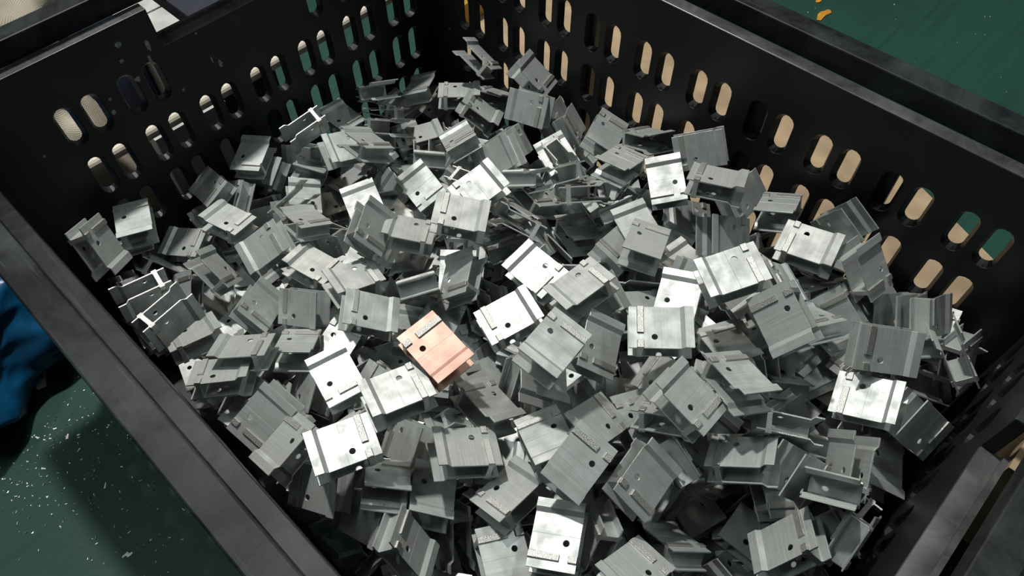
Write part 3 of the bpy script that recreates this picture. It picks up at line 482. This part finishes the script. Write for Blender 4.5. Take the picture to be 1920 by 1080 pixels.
def woven():
    m, ns, ls, b = mat('woven_sack')
    v = coords(ns, ls, (1, 1, 1)); w1 = node(ns, 'ShaderNodeTexWave', Scale=190.0, Distortion=.6); w2 = node(ns, 'ShaderNodeTexWave', Scale=190.0, Distortion=.6); w2.bands_direction = 'Z'
    ls.new(v, w1.inputs['Vector']); ls.new(v, w2.inputs['Vector'])
    mm = ns.new('ShaderNodeMath'); mm.operation = 'MULTIPLY'; ls.new(w1.outputs['Fac'], mm.inputs[0]); ls.new(w2.outputs['Fac'], mm.inputs[1])
    c = ramp(ns, [(.0, (.36, .32, .25)), (.6, (.52, .47, .38))]); ls.new(mm.outputs[0], c.inputs['Fac']); ls.new(c.outputs['Color'], b.inputs['Base Color']); b.inputs['Roughness'].default_value = .8
    bp = node(ns, 'ShaderNodeBump', Strength=.4, Distance=.002); ls.new(mm.outputs[0], bp.inputs['Height']); ls.new(bp.outputs['Normal'], b.inputs['Normal'])
    return m
M_SACK = woven()
def floor_mat():
    m, ns, ls, b = mat('green_floor_paint')
    v = coords(ns, ls, (3, 3, 3)); n = node(ns, 'ShaderNodeTexNoise', Scale=1.0, Detail=8.0, Roughness=.6); ls.new(v, n.inputs['Vector'])
    c = ramp(ns, [(.3, (.012, .044, .034)), (.7, (.017, .065, .051))]); ls.new(n.outputs['Fac'], c.inputs['Fac'])
    v2 = coords(ns, ls, (4, 70, 4)); n2 = node(ns, 'ShaderNodeTexNoise', Scale=1.0, Detail=5.0); ls.new(v2, n2.inputs['Vector'])
    c2 = ramp(ns, [(.5, 0), (.72, 1)]); ls.new(n2.outputs['Fac'], c2.inputs['Fac'])
    ml = ns.new('ShaderNodeMath'); ml.operation = 'MULTIPLY'; ml.inputs[1].default_value = .35; ls.new(c2.outputs['Color'], ml.inputs[0])
    mx = ns.new('ShaderNodeMix'); mx.data_type = 'RGBA'; ls.new(c.outputs['Color'], mx.inputs['A']); mx.inputs['B'].default_value = (.006, .028, .022, 1); ls.new(ml.outputs[0], mx.inputs['Factor'])
    ls.new(mx.outputs['Result'], b.inputs['Base Color']); b.inputs['Roughness'].default_value = .45; b.inputs['Specular IOR Level'].default_value = .2
    bp = node(ns, 'ShaderNodeBump', Strength=.08, Distance=.002); ls.new(n.outputs['Fac'], bp.inputs['Height']); ls.new(bp.outputs['Normal'], b.inputs['Normal'])
    return m
M_FLOOR = floor_mat()

# ------------------------------------------------------------------ floor
fl = link('floor', box('floor', -6, 6, -6, 6, -.05, 0), M_FLOOR); tag(fl, 'dark green painted workshop floor', kind='structure')
ce = link('ceiling', box('ceiling', -6, 6, -6, 6, 4.4, 4.5), M_GREY); tag(ce, 'grey workshop ceiling above the lamps', kind='structure')

# ------------------------------------------------------------------ crate
K = .05                                                     # draft of the walls
W1, W2, H1 = 0.0246, 0.0410, 0.0418
DEPTH = -.60
TH = .017
ROWS = [(-.090, -.173), (-.204, -.291), (-.316, -.403), (-.428, -.515)]
def stadium(cu, z0, z1, hw, n=7):
    pts = []
    for i in range(n + 1):
        a = math.pi * i / n; pts.append((cu + hw * math.cos(a), z0 - hw + hw * math.sin(a)))
    for i in range(n + 1):
        a = math.pi + math.pi * i / n; pts.append((cu + hw * math.cos(a), z1 + hw + hw * math.sin(a)))
    return pts
def panel_mesh(name, length, cols, notch, place):
    """wall slab in (u, w, z): w runs outwards; slots and handle opening cut; then leaned and placed"""
    me = box(name, -TH, length + TH, 0, TH, DEPTH, -.001)
    outs = []
    for c in cols:
        for r, (z0, z1) in enumerate(ROWS):
            if notch and r == 0 and notch[0] - .03 < c < notch[1] + .03: continue
            outs.append((stadium(c, z0, z1, .0180), stadium(c, z0 - .012, z1 + .003, .0120)))
    vs, fs = [], []
    if notch: outs.append(([(notch[0], .02), (notch[0], -.078), (notch[1], -.078), (notch[1], .02)],) * 2)
    for o, o2 in outs:                                      # each slot narrows towards the outside
        n = len(o); k = len(vs); ex = lambda i, t: tuple(o[i][j] + (o2[i][j] - o[i][j]) * t for j in (0, 1))
        vs += [(ex(i, -.05)[0], -.05 * TH, ex(i, -.05)[1]) for i in range(n)] + [(ex(i, 1.05)[0], 1.05 * TH, ex(i, 1.05)[1]) for i in range(n)]
        fs += [list(range(k, k + n)), list(range(k + 2 * n - 1, k + n - 1, -1))] + [[k + i, k + (i + 1) % n, k + n + (i + 1) % n, k + n + i] for i in range(n)]
    me = baked(me, [('BOOLEAN', dict(operation='DIFFERENCE', solver='EXACT', object=cutter(mesh('cut', vs, fs)))),
                    ('BEVEL', dict(width=.0022, segments=2, limit_method='ANGLE', angle_limit=math.radians(50)))])
    for v in me.vertices:
        u, w, z = v.co; k = K * max(0, -z)
        u = k + u * (length - 2 * k) / length
        v.co = V(*place(u, w - k, z))
    me.update()
    bm = bmesh.new(); bm.from_mesh(me); bmesh.ops.recalc_face_normals(bm, faces=bm.faces); bm.to_mesh(me); bm.free()
    return me
pair = lambda a, n, p=.125: [a + p * i + d for i in range(n) for d in (0, .051)]
crate = empty('storage_crate', V(.5, A / 2, -ZF)); crate_inv = Matrix.Translation(-crate.location)
def cpart(name, me, m, **kw):
    me.transform(crate_inv); o = link(name, me, m, crate); 
    if kw: tag(o, **kw)
    return o
NOTCH = (.372, .628)
cpart('slotted_panel', panel_mesh('back_panel', A, pair(.128, 10), None, lambda u, w, z: (-w, u, z)), M_BLACK)
cpart('slotted_panel', panel_mesh('left_panel', 1, pair(.177, 6, .1228) + [.052, .103], NOTCH, lambda u, w, z: (u, -w, z)), M_BLACK, label='end panel with open handle notch')
cpart('slotted_panel', panel_mesh('near_panel', A, pair(.128, 10), None, lambda u, w, z: (1 + w, u, z)), M_BLACK)
cpart('slotted_panel', panel_mesh('right_panel', 1, pair(.177, 6, .1228) + [.052, .103], NOTCH, lambda u, w, z: (u, A + w, z)), M_BLACK, label='end panel with open handle notch')
for y0, sg in ((0, -1), (A, 1)):                            # folded lip along the foot of each handle notch
    e = [(y0 + sg * o, z) for o, z in ((-.003, -.083), (W1 + .004, -.083), (W1 + .004, -.066), (W1 - .003, -.066), (W1 - .003, -.0745), (-.003, -.0745))]
    me = mesh('notch_lip', [V(x, y, z) for x in NOTCH for y, z in e], [list(range(6)), list(range(11, 5, -1))] + [[i, (i + 1) % 6, 6 + (i + 1) % 6, 6 + i] for i in range(6)])
    cpart('notch_lip', me, M_LEDGE)
for yc in (.482, .866, 1.106):                              # upright stiffeners outside the long panels
    for sx, x0 in ((-1, 0), (1, 1)):
        vs = []
        for z in (-.02, -.57):
            k = K * -z
            vs += [V(x0 + sx * (o - k), yc + d, z) for o, d in ((TH * .9, -.021), (TH * .9, .021), (TH + .034, .017), (TH + .034, -.017))]
        cpart('stiffener', mesh('stiffener', vs, [[0, 1, 2, 3], [7, 6, 5, 4], [0, 1, 5, 4], [1, 2, 6, 5], [2, 3, 7, 6], [3, 0, 4, 7]]), M_BLACK)
def splash(u, z, r, seed, stretch=1):
    rr = random.Random(seed); pts = []
    for i in range(12):
        a = 2 * math.pi * i / 12; q = r * rr.uniform(.7, 1.15); pts.append((u + q * math.cos(a), z + stretch * q * math.sin(a)))
    vs = [V(p, K * -q + w, q) for w in (-.0004, .0005) for p, q in pts]; n = 12
    cpart('dried_splash', mesh('splash', vs, [list(range(n)), list(range(2 * n - 1, n - 1, -1))] + [[i, (i + 1) % n, n + (i + 1) % n, n + i] for i in range(n)]), M_SPLASH, label='pale dried splash')
for i, (u, z, r, s) in enumerate(((.698, -.035, .006, 1), (.706, -.065, .0042, 1), (.696, -.109, .005, 1.2), (.761, -.144, .005, 1), (.628, -.172, .0035, 1), (.756, -.119, .003, 1), (.652, -.060, .004, 3.2), (.660, -.086, .0035, 3), (.54, -.160, .004, 2.4), (.553, -.145, .002, 4))):
    splash(u, z, r, i, s)
def frame(name, prof, bev, gaps=()):
    """profile (outward offset, z) swept round the crate opening; gaps = sides with the handle notch left open"""
    n = len(prof); vs, fs = [], []
    cor = [(0, 0, -1, -1), (1, 0, 1, -1), (1, A, 1, 1), (0, A, -1, 1)]
    stations = []
    for i in range(4):
        stations.append([(cor[i][0] + cor[i][2] * o, cor[i][1] + cor[i][3] * o, z) for o, z in prof])
        if i in gaps:
            y, sg = (0, -1) if i == 0 else (A, 1)
            e = NOTCH if i == 0 else NOTCH[::-1]
            stations.append([(e[0], y + sg * o, z) for o, z in prof]); stations.append(None)
            stations.append([(e[1], y + sg * o, z) for o, z in prof])
    ids = []
    for s in stations:
        if s is None: ids.append(None); continue
        ids.append(len(vs)); vs += [V(*p) for p in s]
    m = len(ids)
    for i in range(m):
        a, b = ids[i], ids[(i + 1) % m]
        if a is None or b is None:
            k = b if a is None else a
            fs.append([k + j for j in range(n)]); continue
        fs += [[a + j, a + (j + 1) % n, b + (j + 1) % n, b + j] for j in range(n)]
    return baked(mesh(name, vs, fs), [('BEVEL', dict(width=bev, segments=2, limit_method='ANGLE', angle_limit=math.radians(35)))])
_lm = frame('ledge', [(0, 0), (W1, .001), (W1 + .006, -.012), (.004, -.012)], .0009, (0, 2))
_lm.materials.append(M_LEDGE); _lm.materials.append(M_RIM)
for p in _lm.polygons: p.material_index = 1 if p.center.x > .999 * S or p.center.y > (A - .001) * S else 0   # near sides darker, far sides lighter: fall of light put into the colour
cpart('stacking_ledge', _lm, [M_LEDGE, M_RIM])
cpart('rim', frame('rim', [(W1, .000), (W1 + .001, H1), (W1 + W2, H1), (W1 + W2 + .002, H1 - .045), (W1 + W2 - .006, H1 - .045), (W1 + W2 - .007, H1 - .009), (W1 + .008, H1 - .009), (W1 + .007, 0)], .0016), M_RIM)
_bk = K * -DEPTH
cpart('base', mesh('base', [V(a, b, z) for z in (DEPTH, DEPTH - .02) for a, b in ((_bk - TH, _bk - TH), (1 - _bk + TH, _bk - TH), (1 - _bk + TH, A - _bk + TH), (_bk - TH, A - _bk + TH))],
     [[0, 1, 2, 3], [7, 6, 5, 4], [0, 1, 5, 4], [1, 2, 6, 5], [2, 3, 7, 6], [3, 0, 4, 7]]), M_BLACK)
for sx in (.14, .5, .86):
    for sy in (.14, .5, .86):
        x, y = sx, A * sy; a = .05
        cpart('foot', prism('foot', [((x + a * c) * S, (y + a * s) * S) for c, s in ((-1, -.7), (-.7, -1), (.7, -1), (1, -.7), (1, .7), (.7, 1), (-.7, 1), (-1, .7))], 0, (ZF + DEPTH - .02) * S, 2), M_BLACK)
tag(crate, 'black slotted plastic crate heaped with aluminium brackets, handle notches at its ends', 'crate')

# ------------------------------------------------------------------ brackets
L, D, H, ST, T = .090 * S, .064 * S, .029 * S, .005 * S, .0024 * S
HX, HY, HR = .40, .27, .047
def plate_mesh(up):
    xs = lambda f: (f - .5) * L
    g = .0045
    outer = [(0, 0), (.5 - g, 0), (.5, -.00025), (.5 + g, 0), (.80, 0), (.865, ST), (1, ST)]
    prof = [(xs(f), H / 2 + z) for f, z in outer] + [(xs(f), H / 2 + z - T) for f, z in ((1, ST), (.855, ST), (.79, 0), (0, 0))]
    me = prism('plate', [(x, z) for x, z in prof], -D / 2, D / 2, 1)
    cx, cy, r = xs(HX), (HY - .5) * D, HR * L
    cut = prism('hole', [(cx + r * math.cos(2 * math.pi * i / 18), cy + r * math.sin(2 * math.pi * i / 18)) for i in range(18)], 0, H, 2)
    me = baked(me, [('BOOLEAN', dict(operation='DIFFERENCE', solver='EXACT', object=cutter(cut))),
                    ('BEVEL', dict(width=.00018, segments=1, limit_method='ANGLE', angle_limit=math.radians(55)))])
    if not up:
        me.transform(Matrix.Scale(-1, 4, (0, 0, 1))); me.flip_normals()
    return me
def finish(me, mats):
    for m in mats: me.materials.append(m)
    for p in me.polygons: p.material_index = 1 if abs(p.normal.y) > .9 and p.area > 1e-7 and (abs(abs(p.center.y) - D / 2) < 2e-4) else 0
    return me
def rib_mesh(y0, y1, up):
    x0, x1 = (.125 - .5) * L, (.235 - .5) * L; h = .0016
    me = prism('rib', [(x0, H / 2 - .0002), (x1, H / 2 - .0002), (x1 - .0002, H / 2 + h), (x0 + .0006, H / 2 + h * 1.15)], (y0 - .5) * D, (y1 - .5) * D, 1)
    me = baked(me, [('BEVEL', dict(width=.0002, segments=1, limit_method='ANGLE', angle_limit=math.radians(40)))])
    if not up: me.transform(Matrix.Scale(-1, 4, (0, 0, 1))); me.flip_normals()
    return me
def web_mesh():
    x0, x1 = (.140 - .5) * L, (.222 - .5) * L; z = H / 2 - T + .00005; f = .0011
    me = prism('web', [(x0 - f, -z), (x1 + f, -z), (x1, -z + f), (x1, z - f), (x1 + f, z), (x0 - f, z), (x0, z - f), (x0, -z + f)], -D / 2, D / 2, 1)
    return baked(me, [('BEVEL', dict(width=.0002, segments=1, limit_method='ANGLE', angle_limit=math.radians(60)))])
def part_set(al, sw, rb):
    ps = [('plate', finish(plate_mesh(True), (al, sw))), ('plate', finish(plate_mesh(False), (al, sw))), ('web', finish(web_mesh(), (al, sw)))]
    for up in (True, False):
        for a, b in ((0, .18), (.36, 1)): 
            me = rib_mesh(a, b, up); me.materials.append(rb); ps.append(('rib', me))
    return ps
PARTS = part_set(M_AL, M_SAWN, M_RIB)
PARTS_P = part_set(M_PINK, M_SAWNP, M_RIB)
for (x, y, z, qw, qx, qy, qz), label, flag in BRACKETS:
    o = empty('bracket'); o.empty_display_size = .02
    o.matrix_world = Matrix.LocRotScale(V(x, y, z), Quaternion((qw, qx, qy, qz)), None)
    tag(o, label, 'bracket', 'aluminium brackets heaped in the crate')
    for n, me in (PARTS_P if flag == 'p' else PARTS):
        c = bpy.data.objects.new(n, me); COL.objects.link(c); c.parent = o
# the brackets lying under them, seen only as glints in the gaps
bm = bmesh.new(); rnd = random.Random(4)
def pile_z(x, y): return -0.5268 * 1 + 0.5175 * x + 0.4720 * y + -0.5628 * x * x + -0.2079 * y * y + -0.0772 * x * y + .11 * min(1, max(0, (x - .74) / .2))
for i in range(600):
    x, y = rnd.uniform(.085, .925), rnd.uniform(.085, A - .085)
    zt = pile_z(x, y) - .12; z = rnd.uniform(max(-.56, zt - .10), zt)
    q = Quaternion((rnd.gauss(0, 1), rnd.gauss(0, 1), rnd.gauss(0, .3), rnd.gauss(0, 1))).normalized() if i % 3 else Quaternion((0, 0, 1), rnd.uniform(0, 6.28))
    mt = Matrix.LocRotScale(V(x, y, z), q, None)
    for n, me in PARTS[:3]:
        k = len(bm.verts); bm.from_mesh(me); bm.verts.ensure_lookup_table()
        bmesh.ops.transform(bm, matrix=mt, verts=bm.verts[k:])
me = bpy.data.meshes.new('buried'); bm.to_mesh(me); bm.free()
tag(link('buried_brackets', me, [M_AL, M_SAWN]), 'mass of aluminium brackets buried under the top layer of the heap', 'brackets', None, 'stuff')

# ------------------------------------------------------------------ around the crate
def crumple(name, loc, size, amp, freq, seed, sub=4, flat=True, facet=False):
    bm = bmesh.new(); bmesh.ops.create_icosphere(bm, subdivisions=sub, radius=1)
    for v in bm.verts:
        d = v.co.normalized(); off = Vector((seed, seed * 1.7, seed * .3))
        n = noise.fractal(d * freq + off, 1.0, 2.0, 4) if not facet else -abs(noise.noise(d * freq + off)) * 1.2 - .16 * abs(noise.noise(d * freq * 2.7 + off))
        p = d * (1 + amp * n); z = p.z * size[2] * S
        v.co = (p.x * size[0] * S, p.y * size[1] * S, max(z, -size[2] * S * .55) if flat else z)
    me = bpy.data.meshes.new(name); bm.to_mesh(me); bm.free(); me.polygons.foreach_set('use_smooth', [True] * len(me.polygons))
    o = link(name, me, M_SACK); zmin = min(v.co.z for v in me.vertices)
    o.location = (loc[0] * S, loc[1] * S, -zmin); return o
def setmat(o, m): o.data.materials.clear(); o.data.materials.append(m); return o
bag = setmat(crumple('plastic_bag', (1.285, -.225), (.325, .325, .19), .36, 1.35, 8.4, 6, True, True), M_BLUE)
tag(bag, 'crumpled blue plastic bag on the green floor outside the near rim', 'bag')
s1 = crumple('woven_sack', (.822, -.235), (.112, .14, .30), .22, 1.6, 7.3); tag(s1, 'beige woven sack standing behind the end slots of the left panel', 'sack')
s2 = crumple('woven_sack', (.66, -1.22), (.26, .26, .20), .35, 2.0, 1.3); tag(s2, 'pale crumpled sack on the floor beyond the left rim', 'sack')
# cream pipe along the left panel, on two low stands
pipe = empty('cream_pipe', V(.46, -.052, -.266))
n = 16; r = .0135 * S; x0, x1 = -.40 * S, .52 * S
me = mesh('pipe', [(x, r * c, r * s) for x in (x0, x1) for c, s in [(math.cos(2 * math.pi * i / n), math.sin(2 * math.pi * i / n)) for i in range(n)]],
          [[i, (i + 1) % n, n + (i + 1) % n, n + i] for i in range(n)] + [list(range(n)), list(range(2 * n - 1, n - 1, -1))])
link('tube', me, M_CREAM, pipe)
for px in (-.36, .48):
    link('stand', box('stand', px * S - .004, px * S + .004, -.006, .006, -(ZF - .266) * S, -r * .8), M_CREAM, pipe)
tag(pipe, 'long cream pipe running outside the left slotted panel', 'pipe')
def carton(name, x0, x1, y0, y1, top, m, label, cat):
    o = empty(name, V((x0 + x1) / 2, (y0 + y1) / 2, -ZF)); hx, hy, h = (x1 - x0) / 2 * S, (y1 - y0) / 2 * S, (top + ZF) * S; t = .004
    link('body', baked(box('body', -hx, hx, -hy, hy, 0, h - .001), [('BEVEL', dict(width=.003, segments=2))]), m, o)
    for sg in (-1, 1):
        link('flap', box('flap', -hx, hx, min(sg * hy, sg * .002), max(sg * hy, sg * .002), h - .001, h + t), m, o)
    tag(o, label, cat); return o
carton('navy_bin', .60, .70, -.42, -.25, -.175, M_NAVY, 'navy blue bin seen through slots of the left panel', 'bin')
carton('grey_box', .500, .594, -.42, -.185, -.20, M_GREY, 'light grey box behind the handle notch of the left panel', 'box')
carton('sheet_stack', .53, .70, -.175, -.072, -.312, M_GREY, 'grey sheets stacked low behind the left panel', 'sheets')
carton('shaded_navy_bin', .34, .485, -.42, -.19, -.19, M_SHADE_NAVY, 'navy bin, shade painted in, beside the grey box behind the handle notch', 'bin')
# cardboard on the floor behind the back panel
def slab(name, pts, z0, z1, m): return link(name, prism(name, [(a * S, b * S) for a, b in pts], z0, z1, 2), m)
c1 = slab('cardboard_sheet', [(-.15, -.22), (-.62, -.30), (-.74, .30), (-.70, .96), (-.52, 1.36), (-.14, 1.30)], 0, .006, M_CARD)
tag(c1, 'tan cardboard sheet on the floor behind the back slotted panel', 'cardboard')
c2 = slab('ochre_board', [(-.30, -.33), (-.44, -.33), (-.44, -.25), (-.30, -.25)], .008, .05, M_YELLOW); tag(c2, 'small ochre block seen through the corner slots', 'block')
c3 = slab('wood_plank', [(-.22, A + .09), (.13, A + .09), (.13, A + .22), (-.22, A + .22)], 0, .16, M_CARD); tag(c3, 'tan wooden block outside the near right handle notch', 'wood')
# orange scraps by the far rim
def scrap(cx, cy, r, seed, label):
    rr = random.Random(seed); pts = []
    for i in range(11):
        a = 2 * math.pi * i / 11; q = r * rr.uniform(.45, 1.25); pts.append((cx + q * 1.5 * math.cos(a), cy + q * .7 * math.sin(a)))
    o = slab('orange_peel', pts, 0, .002, M_ORANGE); tag(o, label, 'scrap', 'orange scraps on the floor')
scrap(-1.135, .520, .022, 2, 'larger torn orange scrap on the green floor beyond the rim')
scrap(-1.19, .47, .009, 5, 'smaller orange scrap on the green floor beyond the rim')
# pale splinter by the blue bag
sp = slab('splinter', [(1.150, -.045), (1.175, -.005), (1.158, -.002), (1.140, -.04)], 0, .006, M_CREAM); tag(sp, 'pale splinter on the floor beside the blue bag', 'splinter')
# aluminium chips scattered on the floor
rnd = random.Random(9); vs, fs = [], []
for i in range(820):
    if i < 640: x, y = rnd.gauss(1.20, .09), rnd.gauss(.14, .20)
    else: x, y = rnd.uniform(-1.6, -.75), rnd.uniform(.2, 1.6)
    if -.06 < x < 1.07 and -.06 < y < A + .06 or math.hypot(x - 1.285, y + .225) < .31: continue
    l = S * rnd.uniform(.0008, .0030) * (2.6 if i % 19 == 0 else 1); w = l * rnd.uniform(.25, .6); a = rnd.uniform(0, 6.28); h = rnd.uniform(.0003, .0012); k = len(vs)
    ca, sa = math.cos(a), math.sin(a)
    for u, v, zz in ((-1, -.5, 0), (1, -1, 0), (.8, 1, 0), (-.9, .6, 0), (-.9, -.4, h), (.9, -.8, h * 1.6), (.7, .8, h), (-.8, .5, h * .8)):
        vs.append((x * S + (u * l * ca - v * w * sa), y * S + (u * l * sa + v * w * ca), zz))
    fs += [[k + j for j in f] for f in ((0, 3, 2, 1), (4, 5, 6, 7), (0, 1, 5, 4), (1, 2, 6, 5), (2, 3, 7, 6), (3, 0, 4, 7))]
tag(link('metal_chips', mesh('chips', vs, fs), M_SAWN), 'bright metal chips scattered over the green floor', 'chips', None, 'stuff')
